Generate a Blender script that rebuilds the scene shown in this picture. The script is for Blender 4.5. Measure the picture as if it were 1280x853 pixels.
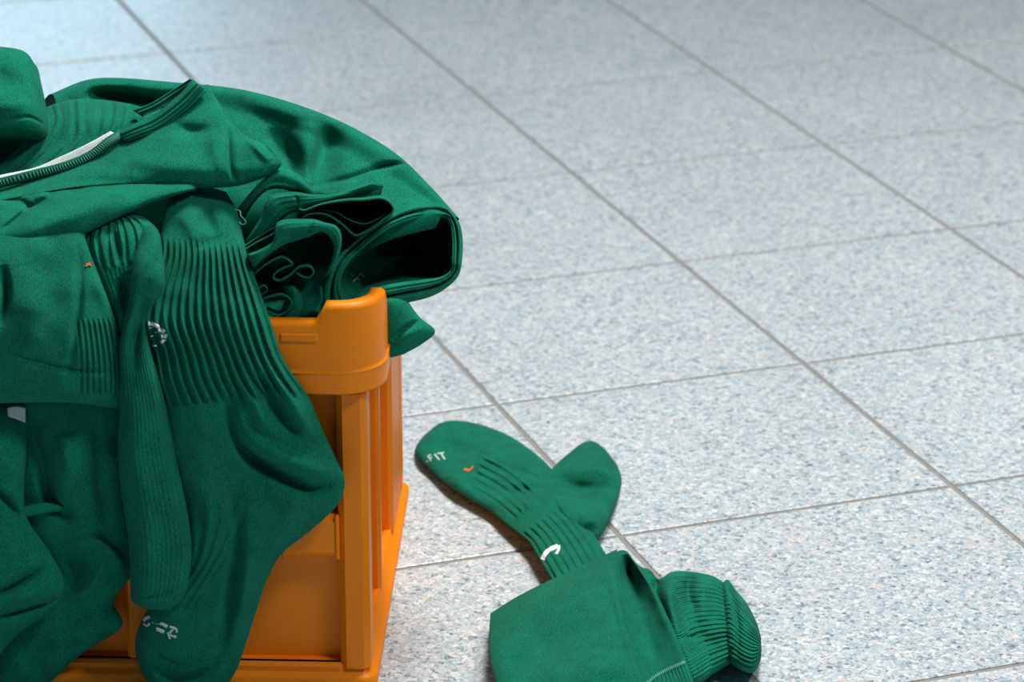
import bpy, math, random
import numpy as np
from mathutils import Vector, Matrix
from mathutils.bvhtree import BVHTree

for _o in list(bpy.data.objects): bpy.data.objects.remove(_o, do_unlink=True)
SC = bpy.context.scene
COL = SC.collection
random.seed(4); RNG = np.random.default_rng(7)

# ------------------------------------------------------------------ camera
F_PX, PITCH, ROLL, CAM_H = 3955.4, 1.20343, 0.001, 1.17142
cam_d = bpy.data.cameras.new('camera'); cam = bpy.data.objects.new('camera', cam_d); COL.objects.link(cam)
cam.matrix_world = Matrix.Translation((0, 0, CAM_H)) @ Matrix.Rotation(PITCH, 4, 'X') @ Matrix.Rotation(ROLL, 4, 'Z')
cam_d.sensor_width = 36; cam_d.sensor_fit = 'HORIZONTAL'; cam_d.lens = F_PX / 1280 * 36
cam_d.clip_start = 0.05; cam_d.clip_end = 60
cam_d.dof.use_dof = True; cam_d.dof.focus_distance = 2.56; cam_d.dof.aperture_fstop = 9
SC.camera = cam
# ------------------------------------------------------------------ world, lights, exposure
world = bpy.data.worlds.new('world'); SC.world = world; world.use_nodes = True
bg = world.node_tree.nodes['Background']
bg.inputs['Color'].default_value = (0.33, 0.60, 1.0, 1); bg.inputs['Strength'].default_value = 0.15
SC.view_settings.view_transform = 'Standard'; SC.view_settings.look = 'None'
SC.view_settings.gamma = 1; SC.view_settings.exposure = 0.0; SC.view_settings.use_curve_mapping = False
def area_light(name, loc, target, sx, sy, power, colr):
    d = bpy.data.lights.new(name, 'AREA'); d.shape = 'RECTANGLE'; d.size = sx; d.size_y = sy
    d.energy = power; d.color = colr
    ob = bpy.data.objects.new(name, d); COL.objects.link(ob); ob.location = loc
    ob.rotation_euler = (Vector(target) - Vector(loc)).to_track_quat('-Z', 'Y').to_euler()
    return ob
area_light('ceiling_light', (0.45, 2.95, 3.0), (0.15, 2.6, 0.1), 0.9, 0.6, 101, (1.0, 0.97, 0.92))
area_light('ceiling_light', (1.2, 1.25, 2.6), (0.0, 2.3, 0.2), 0.5, 0.4, 31, (1.0, 0.97, 0.93))
area_light('window_light', (-1.95, 10.5, 1.4), (-1.95, 3.5, 1.4), 1.7, 2.4, 62, (0.50, 0.82, 1.0))

# ------------------------------------------------------------------ pixel rays -> positions
CAMM = np.array(cam.matrix_world.to_3x3()); CAMP = np.array([0, 0, CAM_H])
def rays(px, py):
    px = np.asarray(px, float); py = np.asarray(py, float)
    d = np.stack([(px - 640) / F_PX, -(py - 426.5) / F_PX, -np.ones_like(px)], -1)
    return d @ CAMM.T
# crate frame: front right bottom corner, right and back directions
CO = np.array([-0.09793742, 2.0421487, 0.0]) / 0.9
CB = np.array([0.01273155, 0.35552687, 0.0]); CB = CB / np.linalg.norm(CB)
CR = np.array([CB[1], -CB[0], 0.0])
def at_front(p):      # (px, py, h): on the plane parallel to the crate front, h metres before it
    p = np.asarray(p, float); d = rays(p[..., 0], p[..., 1])
    t = ((CO - CAMP) @ CB - p[..., 2]) / (d @ CB)
    return CAMP + d * t[..., None]
def at_floor(p):      # (px, py, h): h metres above the floor
    p = np.asarray(p, float); d = rays(p[..., 0], p[..., 1])
    t = (p[..., 2] - CAM_H) / d[..., 2]
    return CAMP + d * t[..., None]

# ------------------------------------------------------------------ object helpers
def tag(o, label=None, cat=None, group=None, kind=None):
    for k, v in (('label', label), ('category', cat), ('group', group), ('kind', kind)):
        if v: o[k] = v
    return o
def thing(name, loc, label, cat, group=None):
    o = bpy.data.objects.new(name, None); o.empty_display_size = 0.05
    COL.objects.link(o); o.location = Vector(loc)
    return tag(o, label, cat, group)
def mesh_obj(name, verts, faces, mat, root=None, uv=None, smooth=True, sub=None):
    """verts in world metres; parented under root (or under the part sub)"""
    par = sub or root
    off = np.zeros(3)
    if root is not None: off = np.array(root.location)
    me = bpy.data.meshes.new(name)
    verts = np.asarray(verts, float) - off
    me.from_pydata(verts.tolist(), [], [list(map(int, f)) for f in faces])
    if uv is not None:
        lay = me.uv_layers.new(name='UVMap')
        li = np.empty(len(me.loops), dtype=np.int32); me.loops.foreach_get('vertex_index', li)
        lay.data.foreach_set('uv', np.asarray(uv, np.float32)[li].ravel())
    if smooth: me.polygons.foreach_set('use_smooth', [True] * len(me.polygons))
    me.materials.append(mat); me.update()
    o = bpy.data.objects.new(name, me); COL.objects.link(o)
    if par is not None: o.parent = par
    return o

# ------------------------------------------------------------------ materials
def new_mat(name):
    m = bpy.data.materials.new(name); m.use_nodes = True
    return m, m.node_tree, m.node_tree.nodes['Principled BSDF']
def N(nt, t, **kw):
    n = nt.nodes.new(t)
    for k, v in kw.items():
        if k in n.inputs: n.inputs[k].default_value = v
        else: setattr(n, k, v)
    return n
def mathn(nt, op, a, b=None):
    n = nt.nodes.new('ShaderNodeMath'); n.operation = op
    for i, v in enumerate((a, b)):
        if v is None: continue
        if isinstance(v, (int, float)): n.inputs[i].default_value = v
        else: nt.links.new(v, n.inputs[i])
    return n.outputs[0]
def cloth_mat(name, colr, pu=0.0016, pv=0.0013, bump=0.7, stripes=False, mottle=0.5):
    m, nt, b = new_mat(name); L = nt.links.new
    uv = N(nt, 'ShaderNodeUVMap'); sp = nt.nodes.new('ShaderNodeSeparateXYZ'); L(uv.outputs[0], sp.inputs[0])
    su = mathn(nt, 'SINE', mathn(nt, 'MULTIPLY', sp.outputs[0], 2 * math.pi / pu))
    if stripes: hgt = su
    else:
        sv = mathn(nt, 'ABSOLUTE', mathn(nt, 'SINE', mathn(nt, 'ADD', mathn(nt, 'MULTIPLY', sp.outputs[1], math.pi / pv),
                   mathn(nt, 'MULTIPLY', su, 0.9))))
        hgt = mathn(nt, 'ADD', mathn(nt, 'MULTIPLY', su, 0.5), sv)
    geo = N(nt, 'ShaderNodeNewGeometry')
    nz = N(nt, 'ShaderNodeTexNoise', Scale=900.0, Detail=2.0); L(geo.outputs['Position'], nz.inputs['Vector'])
    nz2 = N(nt, 'ShaderNodeTexNoise', Scale=60.0, Detail=3.0); L(geo.outputs['Position'], nz2.inputs['Vector'])
    fac = mathn(nt, 'ADD', mathn(nt, 'MULTIPLY', nz.outputs[0], 0.75), mathn(nt, 'MULTIPLY', nz2.outputs[0], 0.25))
    rp = nt.nodes.new('ShaderNodeValToRGB'); L(fac, rp.inputs[0])
    c = np.array(colr); lo = c * (1 - mottle); hi = c * (1 + mottle)
    rp.color_ramp.elements[0].position = 0.32; rp.color_ramp.elements[0].color = (*lo, 1)
    rp.color_ramp.elements[1].position = 0.68; rp.color_ramp.elements[1].color = (*hi, 1)
    L(rp.outputs[0], b.inputs['Base Color'])
    h2 = mathn(nt, 'ADD', hgt, mathn(nt, 'MULTIPLY', nz.outputs[0], 1.2))
    bp = N(nt, 'ShaderNodeBump', Strength=bump, Distance=0.0005); L(h2, bp.inputs['Height'])
    L(bp.outputs[0], b.inputs['Normal'])
    b.inputs['Roughness'].default_value = 0.92; b.inputs['Specular IOR Level'].default_value = 0.15
    b.inputs['Sheen Weight'].default_value = 0.06; b.inputs['Sheen Roughness'].default_value = 0.5
    b.inputs['Sheen Tint'].default_value = (0.25, 0.9, 0.65, 1)
    return m
GREEN = (0.0028, 0.172, 0.100)
M = {}
M['knit'] = cloth_mat('sock_knit', GREEN)
M['rib'] = cloth_mat('rib_knit', GREEN, pu=0.004, stripes=True, bump=0.9)
M['jersey'] = cloth_mat('jersey_fabric', (0.0028, 0.170, 0.099), pu=0.0011, pv=0.0011, bump=0.3)
M['stripe'] = cloth_mat('striped_jersey', (0.0028, 0.150, 0.09), pu=0.009, stripes=True, bump=0.5)
M['thread'] = cloth_mat('pale_green_thread', (0.20, 0.55, 0.42), mottle=0.1)
M['white'] = cloth_mat('white_thread', (0.85, 0.92, 0.90), mottle=0.12)
M['grey_thread'] = cloth_mat('pale_grey_print', (0.50, 0.62, 0.60), mottle=0.12)
M['lint'] = cloth_mat('orange_lint', (0.75, 0.16, 0.02), mottle=0.2)

def plastic():
    m, nt, b = new_mat('orange_plastic'); L = nt.links.new
    geo = N(nt, 'ShaderNodeNewGeometry')
    nz = N(nt, 'ShaderNodeTexNoise', Scale=700.0, Detail=2.0); L(geo.outputs['Position'], nz.inputs['Vector'])
    nz2 = N(nt, 'ShaderNodeTexNoise', Scale=14.0, Detail=4.0); L(geo.outputs['Position'], nz2.inputs['Vector'])
    fac = mathn(nt, 'ADD', mathn(nt, 'MULTIPLY', nz.outputs[0], 0.5), mathn(nt, 'MULTIPLY', nz2.outputs[0], 0.5))
    rp = nt.nodes.new('ShaderNodeValToRGB'); L(fac, rp.inputs[0])
    rp.color_ramp.elements[0].position = 0.3; rp.color_ramp.elements[0].color = (0.88, 0.215, 0.0015, 1)
    rp.color_ramp.elements[1].position = 0.7; rp.color_ramp.elements[1].color = (0.98, 0.275, 0.002, 1)
    L(rp.outputs[0], b.inputs['Base Color'])
    bp = N(nt, 'ShaderNodeBump', Strength=0.15, Distance=0.0004); L(nz.outputs[0], bp.inputs['Height']); L(bp.outputs[0], b.inputs['Normal'])
    b.inputs['Roughness'].default_value = 0.42; b.inputs['Specular IOR Level'].default_value = 0.25
    return m
M['plastic'] = plastic()
def tile_mat():
    m, nt, b = new_mat('terrazzo_tile'); L = nt.links.new
    geo = N(nt, 'ShaderNodeNewGeometry')
    v = N(nt, 'ShaderNodeTexVoronoi', Scale=260.0); L(geo.outputs['Position'], v.inputs['Vector'])
    wn = nt.nodes.new('ShaderNodeSeparateColor'); L(v.outputs['Color'], wn.inputs[0])
    rp = nt.nodes.new('ShaderNodeValToRGB'); L(wn.outputs[0], rp.inputs[0]); cr = rp.color_ramp
    cr.interpolation = 'CONSTANT'
    cols = [(0.0, (0.11, 0.155, 0.21)), (0.06, (0.31, 0.38, 0.43)), (0.24, (0.43, 0.50, 0.54)), (0.48, (0.53, 0.60, 0.61)),
            (0.70, (0.66, 0.70, 0.69)), (0.82, (0.72, 0.58, 0.52)), (0.90, (0.80, 0.82, 0.80))]
    while len(cr.elements) < len(cols): cr.elements.new(0.5)
    for e, (p, c) in zip(cr.elements, cols): e.position = p; e.color = (*c, 1)
    v2 = N(nt, 'ShaderNodeTexVoronoi', Scale=560.0); L(geo.outputs['Position'], v2.inputs['Vector'])
    s2 = nt.nodes.new('ShaderNodeSeparateColor'); L(v2.outputs['Color'], s2.inputs[0])
    rp2 = nt.nodes.new('ShaderNodeValToRGB'); L(s2.outputs[1], rp2.inputs[0]); c2 = rp2.color_ramp; c2.interpolation = 'CONSTANT'
    cc = [(0.0, (0.13, 0.18, 0.25)), (0.13, (0.50, 0.57, 0.59)), (0.8, (0.76, 0.77, 0.76))]
    while len(c2.elements) < 3: c2.elements.new(0.5)
    for e, (p, c) in zip(c2.elements, cc): e.position = p; e.color = (*c, 1)
    mx = N(nt, 'ShaderNodeMix', data_type='RGBA'); mx.inputs[0].default_value = 0.42
    L(rp.outputs[0], mx.inputs[6]); L(rp2.outputs[0], mx.inputs[7])
    nz = N(nt, 'ShaderNodeTexNoise', Scale=5.0, Detail=3.0); L(geo.outputs['Position'], nz.inputs['Vector'])
    hv = nt.nodes.new('ShaderNodeHueSaturation'); L(mx.outputs[2], hv.inputs['Color'])
    L(mathn(nt, 'ADD', mathn(nt, 'MULTIPLY', nz.outputs[0], 0.14), 0.93), hv.inputs['Value'])
    L(hv.outputs[0], b.inputs['Base Color'])
    L(mathn(nt, 'ADD', mathn(nt, 'MULTIPLY', nz.outputs[0], 0.12), 0.30), b.inputs['Roughness'])
    bp = N(nt, 'ShaderNodeBump', Strength=0.12, Distance=0.0004); L(s2.outputs[0], bp.inputs['Height']); L(bp.outputs[0], b.inputs['Normal'])
    b.inputs['Specular IOR Level'].default_value = 0.5
    return m
M['tile'] = tile_mat()
def grout_mat():
    m, nt, b = new_mat('grout'); L = nt.links.new
    geo = N(nt, 'ShaderNodeNewGeometry')
    nz = N(nt, 'ShaderNodeTexNoise', Scale=120.0, Detail=4.0); L(geo.outputs['Position'], nz.inputs['Vector'])
    rp = nt.nodes.new('ShaderNodeValToRGB'); L(nz.outputs[0], rp.inputs[0])
    rp.color_ramp.elements[0].color = (0.20, 0.19, 0.17, 1); rp.color_ramp.elements[1].color = (0.34, 0.33, 0.31, 1)
    L(rp.outputs[0], b.inputs['Base Color']); b.inputs['Roughness'].default_value = 0.9
    return m
M['grout'] = grout_mat()

# ------------------------------------------------------------------ floor: grout bed with tiles
def slab():
    s = 9.0; z0, z1 = -0.02, -0.0016
    v = [(x, y, z) for z in (z0, z1) for x, y in ((-s, -s + 3), (s, -s + 3), (s, s + 3), (-s, s + 3))]
    f = [(0, 3, 2, 1), (4, 5, 6, 7), (0, 1, 5, 4), (1, 2, 6, 5), (2, 3, 7, 6), (3, 0, 4, 7)]
    return mesh_obj('floor', v, f, M['grout'], smooth=False)
floor = tag(slab(), 'pale grey speckled terrazzo tile floor with narrow grey joints', kind='structure')
G_ANG = 0.344221; G_O = np.array([-0.0902252, 1.819342]) * 0.3 / 0.284555 / 0.9; PITCH_T = 1 / 3.0
dA = {1: .006, 2: -.006, 3: -.009, 4: .019}; dB = {0: -.013, 1: .014, 2: -.001, 3: -.023, 4: -.006, 5: .016}
def gpt(a, b):
    a = a * PITCH_T; b = b * PITCH_T; c, s = math.cos(G_ANG), math.sin(G_ANG)
    return (G_O[0] + a * c - b * s, G_O[1] + a * s + b * c)
JOINT = 0.0028 / PITCH_T
def tile_geo(i, j):
    a0, a1 = i + dA.get(i, 0) + JOINT, i + 1 + dA.get(i + 1, 0) - JOINT
    b0, b1 = j + dB.get(j, 0) + JOINT, j + 1 + dB.get(j + 1, 0) - JOINT
    e = 0.0012 / PITCH_T
    v = []
    for (q, z) in ((0, -0.0018), (0, -0.0007), (e, 0.0)):
        for a, b in ((a0 + q, b0 + q), (a1 - q, b0 + q), (a1 - q, b1 - q), (a0 + q, b1 - q)):
            x, y = gpt(a, b); v.append((x, y, z))
    f = [(8, 9, 10, 11)]
    for r in (0, 4):
        for k in range(4): f.append((r + k, r + (k + 1) % 4, r + 4 + (k + 1) % 4, r + 4 + k))
    return v, f
far_v, far_f = [], []
for i in range(-10, 14):
    for j in range(-9, 16):
        v, f = tile_geo(i, j)
        c = np.mean(v, axis=0)
        if abs(c[0]) < 0.35 + 0.33 * max(c[1], 0) and 1.3 < c[1] < 6.2:
            mesh_obj('floor_tile', v, f, M['tile'], floor, smooth=False)
        else:
            n = len(far_v); far_v += v; far_f += [tuple(k + n for k in q) for q in f]
tag(mesh_obj('outer_floor_tiles', far_v, far_f, M['tile'], floor, smooth=False), kind='stuff')

# low dark panel added out of view, meant to shade the far right floor corner
def shade_panel():
    m, nt, b = new_mat('shade_panel_navy'); b.inputs['Base Color'].default_value = (0.012, 0.02, 0.035, 1); b.inputs['Roughness'].default_value = 0.5
    v = [(x, y, z) for z in (0.0, 0.55) for x, y in ((0.84, 3.95), (0.90, 3.95), (1.10, 7.0), (1.04, 7.0))]
    f = [(0, 3, 2, 1), (4, 5, 6, 7), (0, 1, 5, 4), (1, 2, 6, 5), (2, 3, 7, 6), (3, 0, 4, 7)]
    tag(mesh_obj('shade_panel_right', v, f, m, smooth=False), 'low navy panel added out of view to shade the floor corner', kind='structure')
shade_panel()

# ------------------------------------------------------------------ crate
def cw(x, y, z): return CO + CR * (x - 0.004) + CB * y + np.array([0, 0, 1.0]) * z
W_C, D_C = 0.60, 0.385
crate = thing('plastic_crate', CO + CR * -0.3 + CB * 0.2, 'bright orange plastic folding crate heaped with green football kit', 'crate')
def cbox(name, x0, x1, y0, y1, z0, z1, bev=0.002, root=crate, sub=None, label=None):
    """bevelled box in the crate's own axes"""
    v, f = [], []
    cs = []
    b = min(bev, (x1 - x0) / 3, (y1 - y0) / 3, (z1 - z0) / 3)
    ring = lambda i, z: [(x0 + i, y0 + b + 0, z), (x0 + b, y0 + i, z), (x1 - b, y0 + i, z), (x1 - i, y0 + b, z),
                         (x1 - i, y1 - b, z), (x1 - b, y1 - i, z), (x0 + b, y1 - i, z), (x0 + i, y1 - b, z)]
    for i, z in ((b, z0), (0, z0 + b), (0, z1 - b), (b, z1)):
        v += [cw(*p) for p in ring(i, z)]
    for r in range(3):
        for k in range(8): f.append((r * 8 + k, r * 8 + (k + 1) % 8, r * 8 + 8 + (k + 1) % 8, r * 8 + 8 + k))
    f.append(tuple(range(7, -1, -1))); f.append(tuple(range(24, 32)))
    o = mesh_obj(name, v, f, M['plastic'], root, smooth=False, sub=sub)
    if label: o['label'] = label
    return o
def rounded_loop(x0, x1, y0, y1, r, n=10, m=60):
    p = []
    for cx, cy, a0 in ((x1 - r, y0 + r, -90), (x1 - r, y1 - r, 0), (x0 + r, y1 - r, 90), (x0 + r, y0 + r, 180)):
        for k in range(n + 1):
            a = math.radians(a0 + 90 * k / n); p.append((cx + r * math.cos(a), cy + r * math.sin(a), math.cos(a), math.sin(a)))
    q = []
    for k in range(len(p)):
        a, b = p[k], p[(k + 1) % len(p)]
        L = math.hypot(b[0] - a[0], b[1] - a[1]); s = max(1, int(L / 0.004))
        for t in range(s): q.append(tuple(a[e] + (b[e] - a[e]) * t / s for e in range(4)))
    return q
def sstep(e0, e1, x):
    t = np.clip((x - e0) / (e1 - e0), 0, 1); return t * t * (3 - 2 * t)
def rim():
    lp = rounded_loop(-W_C - 0.004, 0.011, -0.006, D_C + 0.006, 0.032)
    prof = [('lo', -0.010, 0.2575), ('lo', 0.0022, 0.2575), ('lo', 0.0036, 0.257), ('lo', 0.0036, 0.2582), ('lo', 0.0036, 0.2722), ('lo', 0.0036, 0.2735), ('lo', 0.0042, 0.2742), ('lo', 0.0040, 0.2752),
            ('lo', 0.0026, 0.2762), ('lo', 0.0026, 0.278), ('top', 0.0026, -0.005), ('top', 0.0020, -0.002), ('top', -0.001, 0.0), ('top', -0.008, 0.0), ('top', -0.010, -0.002)]
    v, f = [], []
    n = len(lp)
    for kind, out, z in prof:
        for x, y, nx, ny in lp:
            ztop = 0.3305
            if y < 0.02: ztop -= 0.0145 * float(sstep(-0.030, -0.036, x) * sstep(-0.572, -0.566, x))
            if y > D_C - 0.06: ztop -= 0.020 * float(sstep(D_C - 0.06, D_C - 0.03, y))
            if x > -0.01: ztop -= 0.052 * float(sstep(0.030, 0.080, y) * sstep(0.37, 0.33, y))
            zz = z if kind == 'lo' else ztop + z
            v.append(cw(x + nx * out, y + ny * out, zz))
    R = len(prof)
    for r in range(R):
        for k in range(n):
            f.append((r * n + k, r * n + (k + 1) % n, ((r + 1) % R) * n + (k + 1) % n, ((r + 1) % R) * n + k))
    o = mesh_obj('rim', v, f, M['plastic'], crate)
    return o
rm = rim()
# raised plate edge on the front rim
cbox('rim_plate', -0.0645, -0.0360, -0.0098, -0.006, 0.300, 0.3068, 0.0008, sub=rm)
for x0, x1 in ((-0.024, 0.0), (-W_C, -W_C + 0.024)):
    for y0, y1 in ((0.0, 0.034), (D_C - 0.034, D_C)):
        p = cbox('corner_post', x0, x1, y0, y1, 0.012, 0.258, 0.005)
# front and back walls
for nm, y0, y1, o in (('front_wall', 0.016, 0.022, -1), ('back_wall', D_C - 0.022, D_C - 0.016, 1)):
    wll = cbox(nm, -W_C + 0.02, -0.02, y0, y1, 0.012, 0.264, 0.001)
    ys = (0.0015, 0.018) if o < 0 else (D_C - 0.018, D_C - 0.0015)
    cbox('wall_rail', -W_C + 0.022, -0.022, ys[0], ys[1], 0.113, 0.149, 0.005, sub=wll)
    cbox('bottom_rail', -W_C + 0.022, -0.022, ys[0], ys[1], 0.010, 0.020, 0.003, sub=wll)
    if o < 0:
        for x in (-0.0235, -0.066, -0.30, -0.53):
            cbox('hinge_lug', x - 0.003, x + 0.0005, 0.0002, 0.006, 0.112, 0.150, 0.001, sub=wll)
        for x in (-0.185, -0.30, -0.415):
            cbox('stiffening_rib', x - 0.011, x + 0.011, 0.004, 0.018, 0.018, 0.258, 0.003, sub=wll)
# short sides with upright ribs
for nm, xo, sg in (('right_wall', -0.015, 1), ('left_wall', -W_C + 0.015, -1)):
    wll = cbox(nm, xo - 0.003, xo + 0.003, 0.03, D_C - 0.03, 0.012, 0.264, 0.001)
    for y in (0.150,):
        xs = sorted((xo, xo + sg * 0.013))
        cbox('stiffening_rib', xs[0], xs[1], y - 0.008, y + 0.008, 0.014, 0.258, 0.003, sub=wll)
    xs = sorted((xo, xo + sg * 0.0145))
    cbox('rear_panel', xs[0], xs[1], 0.262, D_C - 0.03, 0.014, 0.258, 0.004, sub=wll)
cbox('crate_floor', -W_C + 0.004, -0.004, 0.004, D_C - 0.004, 0.006, 0.013, 0.002)
def base_flange():
    v, f = [], []
    lp = rounded_loop(-W_C - 0.004, 0.004, -0.004, D_C + 0.006, 0.012, n=6)
    prof = [(-0.03, 0.0), (0.0, 0.0), (0.001, 0.002), (0.001, 0.009), (-0.001, 0.011), (-0.006, 0.013), (-0.007, 0.020), (-0.012, 0.020), (-0.03, 0.012)]
    n = len(lp)
    for out, z in prof:
        for x, y, nx, ny in lp: v.append(cw(x + nx * out, y + ny * out, z))
    R = len(prof)
    for r in range(R):
        for k in range(n): f.append((r * n + k, r * n + (k + 1) % n, ((r + 1) % R) * n + (k + 1) % n, ((r + 1) % R) * n + k))
    mesh_obj('base_flange', v, f, M['plastic'], crate)
base_flange()

# ------------------------------------------------------------------ cloth builder
def catmull(P, n):
    """P (k, ..., d): resampled to n along axis 0 (uniform parameter), n may be an array of parameters in 0..1"""
    P = np.asarray(P, float); k = len(P)
    s = (np.linspace(0, 1, n) if np.isscalar(n) else np.asarray(n)) * (k - 1)
    i = np.clip(np.floor(s).astype(int), 0, k - 2); t = (s - i)
    ext = np.concatenate([[2 * P[0] - P[1]], P, [2 * P[-1] - P[-2]]])
    t = t.reshape((-1,) + (1,) * (P.ndim - 1))
    p0, p1, p2, p3 = ext[i], ext[i + 1], ext[i + 2], ext[i + 3]
    return 0.5 * (2 * p1 + (p2 - p0) * t + (2 * p0 - 5 * p1 + 4 * p2 - p3) * t ** 2 + (3 * p1 - p0 - 3 * p2 + p3) * t ** 3)
def vnoise(x, y, seed):
    r = np.random.default_rng(seed).standard_normal((64, 64))
    xi = np.floor(x).astype(int); yi = np.floor(y).astype(int); fx = x - xi; fy = y - yi
    fx = fx * fx * fx * (fx * (fx * 6 - 15) + 10); fy = fy * fy * fy * (fy * (fy * 6 - 15) + 10)
    g = lambda a, b: r[a % 64, b % 64]
    return (g(xi, yi) * (1 - fx) + g(xi + 1, yi) * fx) * (1 - fy) + (g(xi, yi + 1) * (1 - fx) + g(xi + 1, yi + 1) * fx) * fy
def fold_field(px, py, pts, amp, wl, wr=None, taper=True):
    """relief along a pixel polyline; wl / wr widths (px) on its left / right when walking along it"""
    wr = wl if wr is None else wr
    Q = catmull(np.array(pts, float), max(8, 6 * len(pts))) if len(pts) > 2 else catmull(np.array(pts, float), 8)
    best = np.full(px.shape, 1e9); sd = np.zeros(px.shape); ta = np.zeros(px.shape)
    n = len(Q) - 1
    for k in range(n):
        a, b = Q[k], Q[k + 1]; e = b - a; L2 = max(e @ e, 1e-9)
        t = np.clip(((px - a[0]) * e[0] + (py - a[1]) * e[1]) / L2, 0, 1)
        dx = px - a[0] - t * e[0]; dy = py - a[1] - t * e[1]; d = np.hypot(dx, dy)
        m = d < best
        best = np.where(m, d, best); sd = np.where(m, e[0] * dy - e[1] * dx, sd); ta = np.where(m, (k + t) / n, ta)
    w = np.where(sd < 0, wl, wr)            # image y runs down: negative cross = left of walking direction
    r = amp * np.exp(-(best / w) ** 2)
    if taper: r = r * np.sin(np.pi * np.clip(ta, 0.012, 0.988)) ** 0.7
    return r
def cloth(name, rows, mat, root, proj=at_front, tf=0.01, tb=0.004, pu=3.0, pv=14.0, nu=70, nv=120, folds=(), ribs=(), noise=(0.0, 40, 1),
          back=0.0, sub=None):
    """closed cloth body from rows of (px, py, h): front bulges by tf, back by tb; pu / pv = how round the edges are"""
    k = max(len(r) for r in rows)
    R = np.array([[list(p) for p in r] for r in rows], float)
    a = np.linspace(0, 1, nu); ts = 0.45 * a + 0.55 * (0.5 - 0.5 * np.cos(np.pi * a))
    b = np.linspace(0, 1, nv); ss = 0.8 * b + 0.2 * (0.5 - 0.5 * np.cos(np.pi * b))
    G = catmull(R, ss)                                        # nv, C, 3
    G = np.swapaxes(catmull(np.swapaxes(G, 0, 1), ts), 0, 1) if R.shape[1] > 2 else G[:, :1] * (1 - ts)[None, :, None] + G[:, 1:] * ts[None, :, None]
    S, T = np.meshgrid(ss, ts, indexing='ij')
    mu = np.clip(1 - np.abs(2 * T - 1) ** pu, 0, 1) ** 0.5
    mv = np.clip(1 - np.abs(2 * S - 1) ** pv, 0, 1) ** 0.5
    mk = mu * mv
    px, py = G[..., 0], G[..., 1]
    dh = np.zeros_like(px)
    for f in folds: dh += fold_field(px, py, *f) * (0.5 if proj is at_floor else 1.0)
    if noise[0]: dh += noise[0] * (vnoise(px / noise[1] + 11, py / noise[1] + 5, noise[2]) + 0.5 * vnoise(px / noise[1] * 2.1, py / noise[1] * 2.1, noise[2] + 1))
    for n, amp, s0, s1, t0, t1 in ribs:
        w = sstep(s0 - 0.012, s0 + 0.012, S) * sstep(s1 + 0.012, s1 - 0.012, S) * sstep(t0 - 0.03, t0 + 0.03, T) * sstep(t1 + 0.03, t1 - 0.03, T)
        c = np.cos(2 * np.pi * n * T)
        dh += amp * w * (np.sign(c) * np.abs(c) ** 0.7)
    em = np.clip(mk * 2.2, 0, 1)
    hf = G[..., 2] + tf * mk + dh * em
    hb = G[..., 2] - tb * mk + np.minimum(dh, 0) * em * 0.6 - back * mk
    hb = np.minimum(hb, hf - 0.0012 * mk)
    VF = proj(np.stack([px, py, hf], -1)); VB = proj(np.stack([px, py, hb], -1))
    du = np.linalg.norm(np.diff(VF, axis=1), axis=2).mean(0); dv = np.linalg.norm(np.diff(VF, axis=0), axis=2).mean(1)
    U = np.concatenate([[0], np.cumsum(du)]); V = np.concatenate([[0], np.cumsum(dv)])
    UV = np.stack(np.meshgrid(V, U, indexing='ij')[::-1], -1)
    idx = np.arange(nv * nu).reshape(nv, nu)
    idb = idx + nv * nu
    edge = np.zeros((nv, nu), bool); edge[0] = edge[-1] = True; edge[:, 0] = edge[:, -1] = True
    idb = np.where(edge, idx, idb)
    q = lambda I: np.stack([I[:-1, :-1], I[:-1, 1:], I[1:, 1:], I[1:, :-1]], -1).reshape(-1, 4)
    faces = np.concatenate([q(idx), q(idb)[:, ::-1]])
    verts = np.concatenate([VF.reshape(-1, 3), VB.reshape(-1, 3)]); uv = np.concatenate([UV.reshape(-1, 2)] * 2)
    used = np.zeros(len(verts), bool); used[faces.ravel()] = True
    mp = np.cumsum(used) - 1
    return mesh_obj(name, verts[used], mp[faces], mat, root, uv=uv[used], sub=sub)
def lr(*rows, h=None):
    """rows of (Lx, Ly, Rx, Ry, hL[, hR])"""
    return [[(r[0], r[1], r[4]), (r[2], r[3], r[5] if len(r) > 5 else r[4])] for r in rows]
def bvh_of(*objs):
    V, Fc = [], []
    for o in objs:
        off = np.array(o.parent.location) if o.parent else np.zeros(3)
        if o.parent and o.parent.parent: off = off + np.array(o.parent.parent.location)
        n = len(V); V += [tuple(np.array(v.co) + off) for v in o.data.vertices]
        Fc += [tuple(i + n for i in p.vertices) for p in o.data.polygons]
    return BVHTree.FromPolygons(V, Fc)
def onto(bvh, px, py, lift=0.0005, fallback=None):
    d = Vector(rays(px, py).tolist()).normalized()
    hit = bvh.ray_cast(Vector(CAMP.tolist()), d)
    if hit[0] is None: return None
    return np.array(hit[0] - d * lift)
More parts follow.
